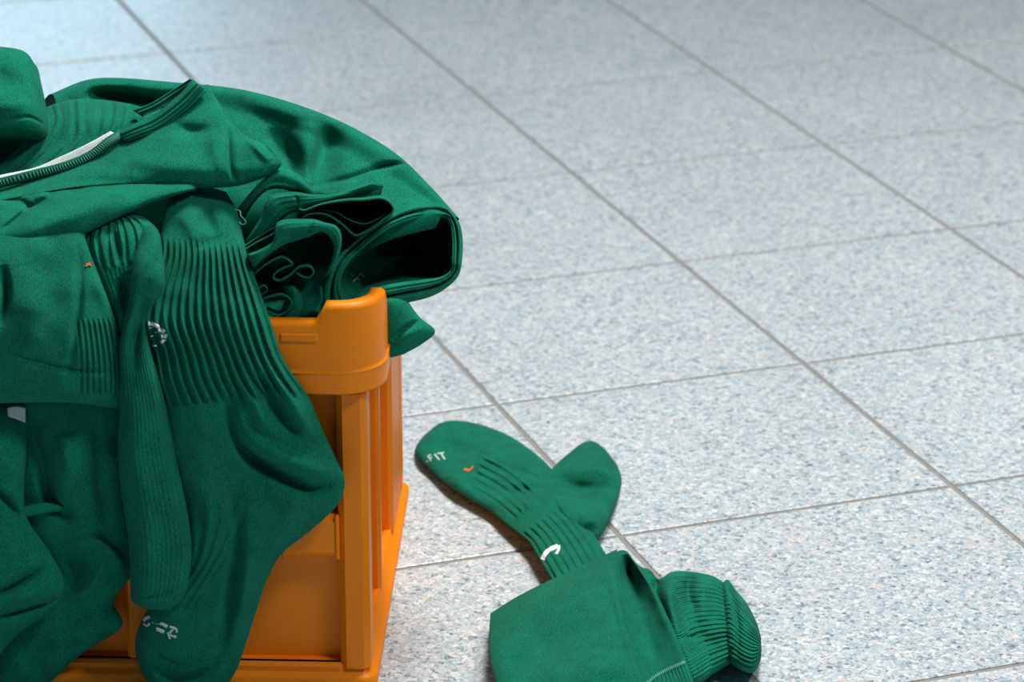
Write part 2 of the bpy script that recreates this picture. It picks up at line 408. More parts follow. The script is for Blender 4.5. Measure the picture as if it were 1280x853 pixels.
def print_strokes(name, bvh, strokes, mat, root, sub=None, lift=0.0006):
    """raised stitched / printed strokes lying on a surface: strokes = [(pixel polyline, width px)]"""
    v, f, uv = [], [], []
    for pts, w in strokes:
        P = np.array(pts, float)
        P = catmull(P, max(3, 4 * len(P))) if len(P) > 2 else catmull(P, 5)
        tg = np.gradient(P, axis=0); tg /= np.maximum(np.linalg.norm(tg, axis=1, keepdims=True), 1e-9)
        nn = np.stack([-tg[:, 1], tg[:, 0]], 1)
        base = len(v); ok = True; tmp = []
        for p, n_ in zip(P, nn):
            for o_, li in ((-0.5, 0.0001), (-0.3, lift), (0.3, lift), (0.5, 0.0001)):
                h = onto(bvh, *(p + n_ * w * o_), lift=li)
                if h is None: ok = False; break
                tmp.append(h)
            if not ok: break
        if not ok: continue
        v += tmp; uv += [(p[0] * .0007, p[1] * .0007) for p in tmp]
        for k in range(len(P) - 1):
            for c in range(3): f.append((base + k * 4 + c, base + k * 4 + c + 1, base + k * 4 + c + 5, base + k * 4 + c + 4))
        f.append((base, base + 1, base + 2, base + 3)); e = base + (len(P) - 1) * 4; f.append((e, e + 1, e + 2, e + 3))
    if not v: return None
    return mesh_obj(name, v, f, mat, root, uv=uv, sub=sub)
def tube(name, P, r, mat, root, sub=None, seg=8, closed=False, flat=1.0):
    """round tube through world points P"""
    P = np.asarray(P, float); n = len(P)
    tg = np.gradient(P, axis=0); tg /= np.maximum(np.linalg.norm(tg, axis=1, keepdims=True), 1e-9)
    ref = -CB
    a = np.cross(tg, ref); a /= np.maximum(np.linalg.norm(a, axis=1, keepdims=True), 1e-9); b = np.cross(a, tg)
    r = np.broadcast_to(r, (n,))
    v, uv = [], []
    L = np.concatenate([[0], np.cumsum(np.linalg.norm(np.diff(P, axis=0), axis=1))])
    for k in range(n):
        for s in range(seg):
            t = 2 * math.pi * s / seg
            v.append(P[k] + r[k] * (a[k] * math.cos(t) + b[k] * math.sin(t) * flat)); uv.append((r[k] * t, L[k]))
    f = []
    for k in range(n - 1 if not closed else n):
        for s in range(seg): f.append((k * seg + s, k * seg + (s + 1) % seg, ((k + 1) % n) * seg + (s + 1) % seg, ((k + 1) % n) * seg + s))
    if not closed: f.append(tuple(range(seg - 1, -1, -1))); f.append(tuple(range((n - 1) * seg, n * seg)))
    return mesh_obj(name, v, f, mat, root, uv=uv, sub=sub)
def ruffle(name, path, h, depth, mat, root, thick=0.0016, shift=(0, -6), n=90, sub=None):
    """a cloth edge seen end on: pixel path at h, running back by depth"""
    P = catmull(np.array(path, float), n)
    tg = np.gradient(P, axis=0); tg /= np.maximum(np.linalg.norm(tg, axis=1, keepdims=True), 1e-9)
    nn = np.stack([-tg[:, 1], tg[:, 0]], 1); w = thick / 0.00062 / 2
    rows = []
    for o_, k in ((-0.6, 0.012), (-1, 0.03), (-1, 1.0), (1, 1.0), (1, 0.03), (0.6, 0.012), (0.0, 0.0)):
        q = P + nn * w * o_ + np.array(shift) * k
        hh = np.full(n, h) - depth * k
        rows.append(at_front(np.stack([q[:, 0], q[:, 1], hh], 1)))
    R = np.array(rows); m = len(rows)
    v = R.reshape(-1, 3); f = []
    for r in range(m):
        for k in range(n - 1): f.append((r * n + k, r * n + k + 1, ((r + 1) % m) * n + k + 1, ((r + 1) % m) * n + k))
    f.append([r * n for r in range(m)]); f.append([r * n + n - 1 for r in range(m - 1, -1, -1)])
    uv = [(k * 0.0008, r * 0.002) for r in range(m) for k in range(n)]
    return mesh_obj(name, v, f, mat, root, uv=uv, sub=sub)

# ------------------------------------------------------------------ crumpled filling of the crate
def heap():
    nx, ny = 90, 60
    root = thing('crumpled_shirt', cw(-0.3, 0.19, 0.02), 'crumpled dark green shirt packed inside the crate beneath the other clothes', 'shirt')
    X, Y = np.meshgrid(np.linspace(-0.575, -0.028, nx), np.linspace(0.030, 0.365, ny), indexing='ij')
    a = (X + 0.575) / 0.547; b = (Y - 0.030) / 0.335
    e = np.clip(1 - np.abs(2 * a - 1) ** 6, 0, 1) ** 0.5 * np.clip(1 - np.abs(2 * b - 1) ** 6, 0, 1) ** 0.5
    top = 0.20 + e * (0.095 + 0.035 * sstep(0.95, 0.3, a) * sstep(0.05, 0.45, b) + 0.010 * vnoise(a * 14, b * 9, 3))
    V = CO + CR * X[..., None] + CB * Y[..., None] + np.array([0, 0, 1.0]) * top[..., None]
    Vb = CO + CR * X[..., None] + CB * Y[..., None] + np.array([0, 0, 1.0]) * (0.016 + 0 * top[..., None])
    i1 = np.arange(nx * ny).reshape(nx, ny); i2 = i1 + nx * ny
    q = lambda I: np.stack([I[:-1, :-1], I[1:, :-1], I[1:, 1:], I[:-1, 1:]], -1).reshape(-1, 4)
    fs = [q(i1), q(i2)[:, ::-1]]
    for A, B in ((i1[0], i2[0]), (i1[-1][::-1], i2[-1][::-1]), (i1[:, 0][::-1], i2[:, 0][::-1]), (i1[:, -1], i2[:, -1])):
        fs.append(np.stack([A[:-1], A[1:], B[1:], B[:-1]], -1))
    uv = np.stack([X, Y], -1).reshape(-1, 2)
    mesh_obj('body', np.concatenate([V.reshape(-1, 3), Vb.reshape(-1, 3)]), np.concatenate(fs), M['jersey'], root, uv=np.concatenate([uv, uv]))
heap()

# ------------------------------------------------------------------ big jersey over the back with gaping ribbed opening
def big_jersey():
    root = thing('jersey', cw(-0.15, 0.2, 0.33), 'large green jersey slung over the crate corner, its bound opening gaping', 'jersey')
    body = cloth('body', [
        [(40, 150, -.36), (110, 140, -.40), (215, 140, -.40), (305, 150, -.40), (400, 180, -.38), (470, 215, -.33), (520, 250, -.26), (560, 285, -.18)],
        [(62, 118, -.27), (121, 98, -.29), (218, 103, -.28), (312, 114, -.25), (410, 145, -.215), (488, 187, -.185), (536, 231, -.155), (574, 274, -.135)],
        [(72, 138, -.24), (130, 124, -.255), (222, 130, -.245), (315, 146, -.215), (402, 176, -.18), (470, 212, -.155), (522, 243, -.135), (566, 272, -.12)],
        [(80, 165, -.22), (140, 160, -.225), (230, 165, -.21), (320, 182, -.185), (400, 208, -.155), (456, 236, -.133), (508, 254, -.118), (558, 268, -.112)],
        [(85, 200, -.20), (145, 195, -.20), (235, 200, -.185), (330, 226, -.16), (395, 245, -.135), (445, 262, -.115), (495, 268, -.105), (552, 270, -.11)],
        [(90, 240, -.19), (150, 235, -.18), (240, 240, -.16), (335, 262, -.145), (392, 285, -.13), (438, 292, -.115), (488, 285, -.10), (548, 278, -.11)],
        [(90, 300, -.17), (150, 300, -.165), (240, 310, -.15), (335, 320, -.135), (392, 335, -.125), (438, 325, -.11), (488, 300, -.10), (545, 285, -.115)]],
        M['jersey'], root, tf=0.006, tb=0.012, pu=8, pv=16, nu=170, nv=150, noise=(0.0012, 60, 5), folds=[
            ([(404, 140), (407, 172), (400, 205), (394, 240)], -0.024, 20, 9),
            ([(382, 150), (378, 195), (374, 238)], 0.012, 16, 12),
            ([(380, 238), (437, 223), (479, 209), (512, 205), (545, 210)], -0.009, 4.0, 2.0),
            ([(400, 248), (440, 232), (490, 216)], 0.004, 12, 12),
            ([(335, 160), (362, 195), (375, 232)], -0.022, 18, 16),
            ([(105, 116), (150, 122), (200, 128), (232, 122)], -0.030, 9, 12),
            ([(300, 125), (360, 140), (430, 175)], 0.006, 16, 14),
            ([(90, 128), (110, 112), (150, 106)], 0.006, 10, 8)])
    # opening: lofted rings from the outer edge over two rolls into the hollow
    O = np.array([(396, 410), (402, 370), (411, 338), (425, 316), (446, 296), (478, 273), (508, 258), (534, 254.5), (557, 257), (572, 274), (578, 294), (578, 322), (573, 345),
                  (557, 361), (536, 372), (508, 379), (470, 388), (432, 402), (396, 410)], float)
    E = np.array([(436, 376), (427, 361), (427, 346), (438, 326), (462, 303), (490, 285), (516, 276), (540, 272), (556, 273), (562, 281), (564, 300), (564, 320), (563, 337),
                  (551, 346), (530, 349.5), (502, 353), (474, 358.5), (448, 368), (436, 376)], float)
    n = 220
    O2, E2 = catmull(O, n + 1)[:-1], catmull(E, n + 1)[:-1]
    cen = np.array([505, 318.0])
    hb = lambda q: -0.020 - 0.085 * np.clip((q[:, 0] - 405) / 173, 0, 1) - 0.03 * np.clip((330 - q[:, 1]) / 70, 0, 1)
    def ring(s, dh, shrink=None):
        q = O2 * (1 - s) + E2 * s
        if shrink is not None: q = cen + (q - cen) * shrink
        return np.concatenate([q, (hb(O2 * (1 - s) + E2 * s) + dh)[:, None]], 1)
    # cuff band
    outer = [ring(0.06, -0.075), ring(0.03, -0.04), ring(0.0, -0.016), ring(0.01, -0.006), ring(0.10, 0.002), ring(0.24, 0.006), ring(0.38, 0.004), ring(0.45, -0.002), ring(0.48, -0.007),
             ring(0.51, -0.002), ring(0.56, 0.003), ring(0.66, 0.0055), ring(0.74, 0.004), ring(0.77, 0.0025), ring(0.80, 0.004), ring(0.90, 0.003), ring(0.97, -0.001), ring(1.0, -0.006), ring(1.0, -0.020)]
    inner = [ring(1.0, -0.020), ring(1.0, -0.035, .98), ring(1.0, -0.055, .94), ring(1.0, -0.075, .86), ring(1.0, -0.095, .70), ring(1.0, -0.108, .48), ring(1.0, -0.114, .25), ring(1.0, -0.116, .06)]
    objs = []
    for nm, rs, mt in (('cuff', outer, M['rib']), ('lining', inner, M['jersey'])):
        V = np.array([at_front(r) for r in rs]); m = len(rs)
        f = []
        for r in range(m - 1):
            for k in range(n): f.append((r * n + k, r * n + (k + 1) % n, (r + 1) * n + (k + 1) % n, (r + 1) * n + k))
        if nm == 'lining': f.append([(m - 1) * n + k for k in range(n)])
        uv = [(r * 0.0013, k * 0.0025) for r in range(m) for k in range(n)]
        objs.append(mesh_obj(nm, V.reshape(-1, 3), f, mt, root, uv=uv))
    b = bvh_of(objs[1])
    S = lambda *p: [(420 + x / 17.07, 320 + y / 17.07) for x, y in p]
    tg = print_strokes('size_print', b, [(S((318, 385), (385, 440)), 1.8), (S((370, 552), (530, 375)), 2.0), (S((530, 375), (602, 458)), 1.7), (S((440, 468), (515, 525)), 1.6)], M['grey_thread'], root, sub=objs[1])
    print_strokes('tag_edge', b, [(S((215, 400), (360, 255)), .7), (S((470, 640), (600, 480)), .8)], M['jersey'], root, sub=objs[1])
    print_strokes('eyelet', b, [([(511, 323), (514.5, 324)], 3.2)], M['white'], root, sub=objs[1])
    print_strokes('drawcord_loop', b, [([(521, 298), (530, 292), (541, 287), (545, 289), (543, 293)], 3.0), ([(514, 289), (524, 288), (532, 291)], 3.0)], M['jersey'], root, sub=objs[1], lift=0.003)
    return root
big_jersey()

# ------------------------------------------------------------------ crumpled shirt in ruffles next to the opening
def ruffled_shirt():
    root = thing('crumpled_shirt', cw(-0.06, 0.03, 0.335), 'crumpled green shirt in tight wavy folds showing its thin edges', 'shirt')
    cloth('back_fold', lr((292, 268, 304, 276, -.075), (310, 244, 316, 256, -.072), (328, 225, 331, 240, -.07), (347, 210, 346, 236, -.07), (370, 216, 363, 239, -.07), (385, 228, 379, 243, -.07), (395, 241, 389, 250, -.075)),
          M['jersey'], root, tf=0.020, tb=0.05, pu=2.4, nu=40, nv=90, folds=[([(305, 268), (318, 250), (332, 237), (347, 232), (362, 235), (376, 240)], 0.006, 3, 3)])
    cloth('hem_fold', lr((304, 305, 312, 312, -.04), (324, 274, 336, 291, -.04), (333, 252, 350, 277, -.04), (342, 243, 362, 268, -.042), (369, 240, 378, 263, -.045), (390, 243, 396, 256, -.05), (418, 242, 419, 250, -.06), (447, 233, 447, 248, -.07), (464, 227, 466, 248, -.075), (479, 232, 477, 242, -.08)),
          M['rib'], root, tf=0.010, tb=0.05, pu=3.0, nu=50, nv=120, folds=[([(440, 245), (462, 240), (480, 234)], -0.010, 5, 9), ([(367, 242), (372, 252), (368, 266)], -0.003, 1.6, 1.6), ([(395, 254), (430, 243), (462, 231)], 0.005, 6, 4)])
    cloth('inner_fold', lr((308, 318, 316, 336, -.012), (325, 312, 331, 323, -.014), (341, 301, 343, 314, -.016), (348, 277, 358, 305, -.018), (388, 274, 384, 297, -.02), (405, 278, 402, 290, -.02), (421, 283, 413, 298, -.022), (427, 297, 417, 313, -.022), (424, 320, 412, 331, -.02), (414, 342, 404, 348, -.02)),
          M['rib'], root, tf=0.010, tb=0.06, pu=3.0, nu=50, nv=120, folds=[([(392, 275), (388, 285), (380, 296)], -0.003, 1.6, 1.6), ([(347, 290), (372, 285), (405, 283), (419, 292)], 0.004, 7, 5)])
    ruffle('edge_fold', [(374, 262), (382, 263), (401, 256), (429, 251), (454, 250), (474, 248), (484, 251), (491, 259), (490, 266), (484, 271), (467, 284), (449, 294), (441, 293), (431, 284), (418, 274), (405, 268), (388, 268), (378, 273)], -.030, .11, M['jersey'], root)
    ruffle('edge_fold', [(398, 263), (407, 263), (421, 266), (434, 274), (451, 280), (462, 279), (474, 273), (482, 268)], -.036, .09, M['jersey'], root, thick=0.0011)
    ruffle('edge_fold', [(314, 346), (320, 341), (332, 331), (350, 322), (360, 325), (365, 331), (355, 335), (344, 342), (342, 348), (350, 351), (363, 344), (373, 335), (386, 333), (392, 340), (387, 347), (378, 346), (370, 341)], -.012, .07, M['jersey'], root)
    ruffle('edge_fold', [(322, 362), (330, 358), (334, 362), (330, 367), (322, 369)], -.010, .05, M['jersey'], root, thick=0.0011)
    ruffle('edge_fold', [(330, 374), (340, 371), (352, 369), (362, 374), (364, 382), (356, 392), (346, 395), (334, 390)], -.012, .05, M['jersey'], root, thick=0.0018)
    ruffle('edge_fold', [(303, 310), (318, 300), (332, 291), (345, 284)], -.028, .04, M['jersey'], root, thick=0.0012)
    ruffle('edge_fold', [(304, 314), (320, 304), (334, 297), (344, 291)], -.024, .04, M['jersey'], root, thick=0.0012)
    cloth('lower_fold', [[(352, 358, -.026), (366, 356, -.022), (376, 362, -.026)], [(356, 372, -.026), (370, 376, -.020), (378, 378, -.026)], [(350, 390, -.026), (364, 394, -.020), (374, 396, -.026)], [(336, 408, -.026), (348, 410, -.022), (360, 412, -.026)]],
          M['jersey'], root, tf=0.006, tb=0.006, nu=40, nv=50, pu=3)
    cloth('front_fold', [[(360, 340, -.05), (385, 335, -.046), (412, 330, -.04)], [(362, 365, -.040), (388, 362, -.034), (412, 352, -.034)], [(358, 385, -.034), (388, 382, -.028), (416, 376, -.030)], [(346, 412, -.030), (385, 414, -.026), (428, 412, -.028)]],
          M['jersey'], root, tf=0.006, tb=0.006, nu=60, nv=60, pu=5, folds=[([(398, 350), (402, 372), (390, 396)], 0.006, 7, 5), ([(376, 398), (392, 390), (404, 394)], 0.004, 6, 5)])
    P = at_front(np.array([(294, 262, -.01), (300, 264, -.006), (301, 270, -.004), (306, 275, -.004), (307, 279, -.004), (303, 281, -.006), (299, 278, -.008)]))
    tube('loose_thread', catmull(P, 40), 0.00035, M['thread'], root, seg=6)
    return root
ruffled_shirt()

# ------------------------------------------------------------------ corner of a shirt hanging over the short side
def corner_flap():
    root = thing('shirt_corner', cw(0.02, 0.09, 0.30), 'dark green shirt corner poking out over the crate side', 'shirt')
    cloth('flap', [[(478, 374, -.05), (492, 372, -.06), (508, 374, -.07)], [(478, 398, -.055), (498, 396, -.06), (524, 396, -.07)], [(477, 420, -.058), (502, 418, -.06), (544, 414, -.07)],
                   [(476, 441, -.06), (498, 436, -.062), (528, 430, -.066)], [(476, 447, -.06), (490, 447, -.062), (505, 443, -.064)]],
          M['jersey'], root, tf=0.008, tb=0.006, pu=4, pv=10, nu=60, nv=60, folds=[([(488, 426), (506, 410), (526, 400)], -0.005, 2.5, 6), ([(492, 434), (512, 418), (534, 406)], 0.004, 8, 8)])
corner_flap()

# ------------------------------------------------------------------ inside-out shirt with seam tape on top
def seam_shirt():
    root = thing('inside_out_shirt', cw(-0.35, 0.06, 0.36), 'green shirt turned inside out with white neck tape and stitched binding on top', 'shirt')
    cloth('back_panel', [[(40, 140, -.20), (93, 124, -.21), (152, 128, -.20), (190, 138, -.19)], [(44, 160, -.17), (95, 150, -.17), (150, 150, -.165), (190, 150, -.165)],
                         [(0, 205, -.15), (90, 178, -.15), (140, 172, -.15), (185, 165, -.15)], [(-60, 246, -.13), (50, 218, -.13), (130, 190, -.13), (180, 175, -.14)]],
          M['stripe'], root, tf=0.006, tb=0.005, pu=8, pv=12, nu=200, nv=60, ribs=[(11, 0.0011, -1, 2, -1, 2)])
    up = cloth('front_panel', [
        [(-45, 246, -.112), (20, 224, -.112), (80, 203, -.112), (140, 176, -.112), (192, 150, -.115), (236, 122, -.12), (258, 106, -.125), (262, 110, -.13)],
        [(-45, 252, -.10), (20, 234, -.098), (82, 214, -.095), (144, 190, -.095), (200, 168, -.095), (247, 147, -.10), (274, 142, -.105), (300, 164, -.10)],
        [(-45, 255, -.085), (20, 240, -.08), (84, 224, -.075), (150, 205, -.072), (207, 193, -.07), (256, 183, -.072), (290, 180, -.072), (338, 184, -.068)],
        [(-45, 257, -.075), (20, 244, -.068), (86, 231, -.062), (152, 220, -.058), (209, 216, -.055), (260, 212, -.056), (300, 208, -.058), (352, 203, -.056)],
        [(-45, 260, -.07), (20, 248, -.062), (88, 236, -.056), (154, 232, -.052), (210, 234, -.05), (262, 235, -.052), (300, 232, -.056), (342, 218, -.056)]],
        M['jersey'], root, tf=0.008, tb=0.006, pu=10, pv=12, nu=190, nv=110, noise=(0.001, 45, 9), folds=[
            ([(281, 128), (284, 170), (286, 205), (293, 228)], -0.007, 5, 2.0),
            ([(262, 150), (270, 190), (278, 222)], 0.004, 12, 9),
            ([(312, 166), (330, 182), (342, 196)], -0.005, 3, 2),
            ([(304, 168), (322, 186), (338, 203)], 0.004, 6, 5),
            ([(215, 158), (245, 165), (276, 158)], -0.008, 9, 8),
            ([(160, 200), (220, 208), (270, 210)], 0.005, 14, 12),
            ([(60, 232), (110, 226), (170, 226)], -0.003, 6, 6)])
    lw = cloth('lower_fold', [
        [(-45, 250, -.07), (-45, 285, -.035), (-45, 330, -.02)], [(0, 246, -.068), (0, 285, -.028), (0, 323, -.015)], [(56, 238, -.062), (56, 276, -.025), (56, 311, -.012)],
        [(104, 232, -.06), (104, 262, -.027), (104, 294, -.012)], [(149, 228, -.058), (149, 250, -.032), (149, 272, -.018)], [(190, 228, -.056), (190, 240, -.04), (190, 254, -.03)], [(245, 228, -.058), (245, 232, -.05), (245, 237, -.045)]],
        M['jersey'], root, tf=0.012, tb=0.008, pu=3.5, pv=14, nu=90, nv=150, noise=(0.001, 40, 12), folds=[
            ([(-10, 251), (24, 252), (40, 258), (64, 244)], -0.009, 5, 5),
            ([(0, 290), (22, 272), (40, 256)], -0.007, 3, 4),
            ([(14, 300), (60, 280), (120, 256), (180, 240)], 0.005, 12, 12),
            ([(44, 250), (52, 244), (62, 246)], 0.006, 5, 5)])
    b = bvh_of(up)
    # white neck tape and overlock lip
    tape = cloth('neck_tape', [[(-20, 226, -.105), (-20, 230, -.10)], [(0, 219, -.105), (0, 224, -.10)], [(42, 210, -.105), (48, 214, -.10)], [(73, 197, -.105), (80, 206, -.10)], [(107, 181, -.105), (112, 194, -.10)], [(138, 164, -.108), (150, 170, -.104)]],
                 M['white'], root, tf=0.0015, tb=0.0015, pu=6, nu=12, nv=60)
    tape['label'] = 'white neck tape'
    P = catmull(np.array([(-20, 233, -.094), (0, 229, -.094), (45, 218, -.092), (80, 209, -.09), (112, 196, -.09), (136, 178, -.092), (152, 168, -.098)]), 60)
    lip = tube('overlock_seam', at_front(P), 0.0042, M['jersey'], root, seg=10, flat=0.7)
    lb = bvh_of(lip)
    st = []
    for k in range(2, 58):
        t = k / 59 * (len(P) - 1); i = int(t); p = P[i]; g = P[min(i + 1, 59)] - P[max(i - 1, 0)]; g = g[:2] / np.linalg.norm(g[:2]); nrm = np.array([-g[1], g[0]])
        st.append(([tuple(p[:2] - nrm * 4.5), tuple(p[:2] + nrm * 3.0 + g * 1.5)], 1.1))
    print_strokes('overlock_stitches', lb, st, M['thread'], root, sub=lip)
    band = cloth('neck_binding', [[(143, 166, -.10), (158, 178, -.092)], [(165, 156, -.10), (178, 171, -.092)], [(192, 143, -.105), (203, 161, -.096)], [(222, 120, -.11), (235, 137, -.10)], [(241, 99, -.115), (258, 113, -.108)]],
                  M['rib'], root, tf=0.004, tb=0.003, pu=5, pv=14, nu=60, nv=90, ribs=[(4, 0.0006, -1, 2, -1, 2)])
    bb = bvh_of(band); st = []
    C = catmull(np.array([(150, 172), (172, 163), (198, 152), (229, 128), (250, 106)], float), 60)
    for k in range(1, 59):
        g = C[k + 1] - C[k - 1]; g /= np.linalg.norm(g); nrm = np.array([-g[1], g[0]])
        for o_ in (-3.0, 3.5): st.append(([tuple(C[k] + nrm * (o_ - 1.6)), tuple(C[k] + nrm * (o_ + 1.6) + g * 1.2)], 0.9))
    print_strokes('binding_stitches', bb, st, M['jersey'], root, sub=band, lift=0.0009)
    cloth('neck_binding', [[(166, 138, -.16), (178, 146, -.15)], [(190, 128, -.155), (200, 136, -.146)], [(216, 112, -.15), (224, 120, -.14)], [(238, 98, -.135), (246, 105, -.125)]],
          M['rib'], root, tf=0.003, tb=0.003, pu=5, nu=24, nv=50, ribs=[(2, 0.0010, -1, 2, -1, 2)])
seam_shirt()

# ------------------------------------------------------------------ rolled sleeve at the left of the pile
def rolled_sleeve():
    root = thing('rolled_sleeve', cw(-0.42, 0.15, 0.36), 'thick green shirt sleeve rolled up with its dark opening, standing highest on the pile', 'shirt')
    cloth('sleeve', [
        [(-135, 104, -.25), (-60, 82, -.26), (10, 76, -.26), (30, 92, -.26)], [(-135, 84, -.22), (-45, 60, -.21), (24, 62, -.21), (45, 82, -.22)],
        [(-135, 100, -.18), (-45, 92, -.165), (25, 92, -.165), (52, 106, -.18)], [(-135, 130, -.165), (-45, 125, -.145), (28, 124, -.145), (57, 130, -.165)],
        [(-135, 155, -.16), (-45, 152, -.135), (30, 150, -.135), (61, 155, -.16)], [(-135, 168, -.16), (-45, 166, -.14), (28, 167, -.14), (59, 172, -.16)],
        [(-135, 176, -.18), (-45, 174, -.17), (28, 176, -.17), (54, 184, -.18)]],
        M['jersey'], root, tf=0.010, tb=0.01, pu=4, pv=8, nu=80, nv=110, noise=(0.001, 40, 21), folds=[
            ([(-40, 98), (0, 98), (36, 112)], -0.010, 16, 18), ([(10, 150), (36, 146), (56, 156)], -0.003, 1.6, 2), ([(-45, 135), (20, 128), (48, 130)], 0.005, 12, 12)])
    cloth('sleeve_lining', [[(-130, 172, -.175), (-30, 170, -.175), (52, 176, -.175)], [(-130, 190, -.19), (-30, 190, -.20), (50, 190, -.19)], [(-130, 206, -.17), (-30, 207, -.165), (46, 202, -.17)], [(-130, 222, -.155), (-30, 222, -.15), (40, 208, -.155)]],
          M['jersey'], root, tf=0.003, tb=0.004, pu=8, nu=50, nv=40)
rolled_sleeve()

# ------------------------------------------------------------------ socks hanging over the front
def hanging_sock():
    root = thing('football_sock', cw(-0.13, -0.02, 0.02), 'long green football sock hanging over the crate front, ribbed shin, heel sticking out', 'sock', 'green football socks')
    body = cloth('leg', lr(
        (226, 222, 283, 240, -.075, -.085), (210, 252, 296, 264, -.052, -.06), (200, 285, 303, 292, -.035, -.04), (196, 325, 312, 328, -.015, -.02), (180, 365, 325, 364, .0, -.004), (172, 400, 338, 402, .012, .008), (184, 438, 351, 442, .016, .012),
        (190, 475, 366, 468, .018, .014), (200, 508, 386, 497, .018, .014), (206, 545, 402, 535, .018, .014), (213, 590, 420, 574, .018, .014), (219, 622, 431, 602, .018, .014), (225, 652, 421, 632, .018, .014),
        (228, 680, 388, 664, .018, .014), (226, 708, 352, 693, .018, .014), (208, 735, 333, 727, .016, .012), (186, 760, 320, 765, .016, .012), (170, 795, 308, 803, .016, .012), (171, 825, 296, 837, .016, .012), (184, 853, 279, 862, .016, .012), (204, 872, 256, 878, .016, .012)),
        M['knit'], root, tf=0.017, tb=0.008, pu=3.2, pv=18, nu=300, nv=420, noise=(0.0009, 40, 31),
        ribs=[(15, 0.0024, 0.125, 0.395, 0.02, 0.98), (11, 0.0009, 0.57, 0.80, 0.05, 0.42)],
        folds=[
            ([(286, 492), (289, 530), (308, 566), (342, 590), (382, 611), (424, 608)], -0.015, 10, 7),
            ([(296, 505), (300, 540), (322, 556), (352, 572), (395, 588), (420, 586)], 0.007, 10, 10),
            ([(322, 466), (336, 494), (358, 526), (375, 545)], -0.011, 9, 9),
            ([(306, 478), (318, 505), (330, 530), (350, 545)], 0.006, 8, 8),
            ([(345, 470), (366, 505), (390, 550)], 0.005, 10, 10),
            ([(330, 612), (372, 628), (415, 622)], 0.006, 13, 13),
            ([(250, 560), (262, 640), (255, 720)], 0.004, 16, 16),
            ([(292, 610), (296, 680), (284, 760), (278, 815)], -0.009, 9, 8),
            ([(310, 690), (306, 745), (288, 812)], 0.005, 9, 9),
            ([(190, 838), (225, 850), (262, 838), (280, 800)], -0.006, 6, 6),
            ([(232, 305), (262, 303), (292, 292)], -0.004, 8, 8),
            ([(222, 262), (238, 285), (246, 310)], 0.006, 12, 10),
            ([(258, 250), (262, 275), (268, 296)], -0.006, 7, 7)])
    b = bvh_of(body)
    S = lambda *p: [(170 + x / 14.22, 390 + y / 14.22) for x, y in p]
    print_strokes('logo', b, [(S((220, 215), (270, 212), (322, 228)), 5.4), (S((325, 232), (370, 250), (418, 272)), 4.4), (S((398, 312), (450, 325), (508, 360)), 5.4), (S((448, 430), (500, 428), (550, 436)), 5.6), (S((438, 550), (480, 520), (528, 488)), 3.8),
                              (S((235, 285), (290, 285)), 1.4), (S((265, 445), (310, 418)), 1.4), (S((300, 605), (370, 603)), 1.9), (S((335, 370), (370, 360)), 1.1)],
                  M['white'], root, lift=0.0016)
    S = lambda *p: [(160 + x / 10.66, 750 + y / 10.66) for x, y in p]
    print_strokes('lettering', b, [(S((205, 290), (250, 250), (295, 228)), 2.6), (S((200, 270), (240, 232), (285, 218)), 1.8), (S((205, 320), (245, 345), (270, 335), (285, 312)), 2.8), (S((320, 295), (338, 315)), 1.4),
                                   (S((355, 322), (430, 322)), .9), (S((430, 312), (525, 362)), 4.2), (S((385, 390), (480, 435)), 4.6), (S((375, 395), (395, 375)), 3.0), (S((555, 360), (640, 390)), 3.4), (S((640, 380), (650, 440)), 3.0), (S((600, 395), (550, 445), (525, 462)), 3.4),
                                   (S((535, 465), (560, 525)), 2.4), (S((560, 470), (600, 490), (640, 480)), 2.4), (S((640, 480), (622, 515)), 2.4)], M['grey_thread'], root, lift=0.0008)
    S = lambda *p: [(160 + x / 10.66, 750 + y / 10.66) for x, y in p]
    print_strokes('toe_seam', b, [(S((430, 710), (520, 765), (640, 810), (720, 840)), 1.3)], M['jersey'], root, lift=0.0012)
hanging_sock()

def narrow_sock():
    root = thing('football_sock', cw(-0.19, -0.03, 0.09), 'twisted green football sock hanging as a narrow strip beside the ribbed sock', 'sock', 'green football socks')
    cloth('cuff', lr((128, 272, 160, 262, -.04), (110, 288, 186, 276, -.025), (106, 312, 196, 292, -.012), (116, 342, 192, 318, -.002), (130, 370, 186, 350, .006), (142, 398, 178, 382, .010), (148, 420, 172, 412, .014)),
          M['rib'], root, tf=0.014, tb=0.008, pu=3, nu=110, nv=110, ribs=[(8, 0.0014, -1, 0.5, -1, 2)], folds=[
              ([(150, 345), (158, 362), (160, 395)], -0.010, 10, 10), ([(132, 282), (146, 305), (152, 330)], -0.005, 5, 5)])
    cloth('leg', lr((181, 283, 192, 281, -.010), (176, 296, 200, 294, .0), (168, 322, 204, 322, .016), (163, 348, 206, 346, .022), (161, 374, 203, 366, .024), (155, 402, 183, 396, .026), (149, 432, 185, 426, .028), (149, 472, 196, 464, .030), (149, 520, 209, 514, .030),
                    (147, 569, 219, 569, .030), (152, 620, 231, 622, .030), (159, 664, 238, 664, .030), (162, 700, 240, 696, .030), (163, 735, 234, 735, .030), (165, 752, 224, 756, .030), (182, 762, 206, 763, .030)),
          M['knit'], root, tf=0.017, tb=0.008, pu=2.6, pv=18, nu=150, nv=320, noise=(0.0009, 35, 41), ribs=[(13, 0.0003, 0.36, 0.93, 0.0, 1.0)], folds=[
              ([(187, 372), (178, 392), (170, 425), (168, 470)], -0.012, 6, 9), ([(199, 300), (178, 330), (166, 360), (160, 400)], 0.005, 8, 8),
              ([(168, 480), (172, 560), (184, 660), (188, 740)], 0.006, 14, 14), ([(196, 452), (210, 530), (222, 620)], -0.006, 8, 6), ([(170, 748), (200, 744), (228, 728)], -0.003, 4, 4), ([(228, 690), (234, 700)], 0.003, 4, 4)])
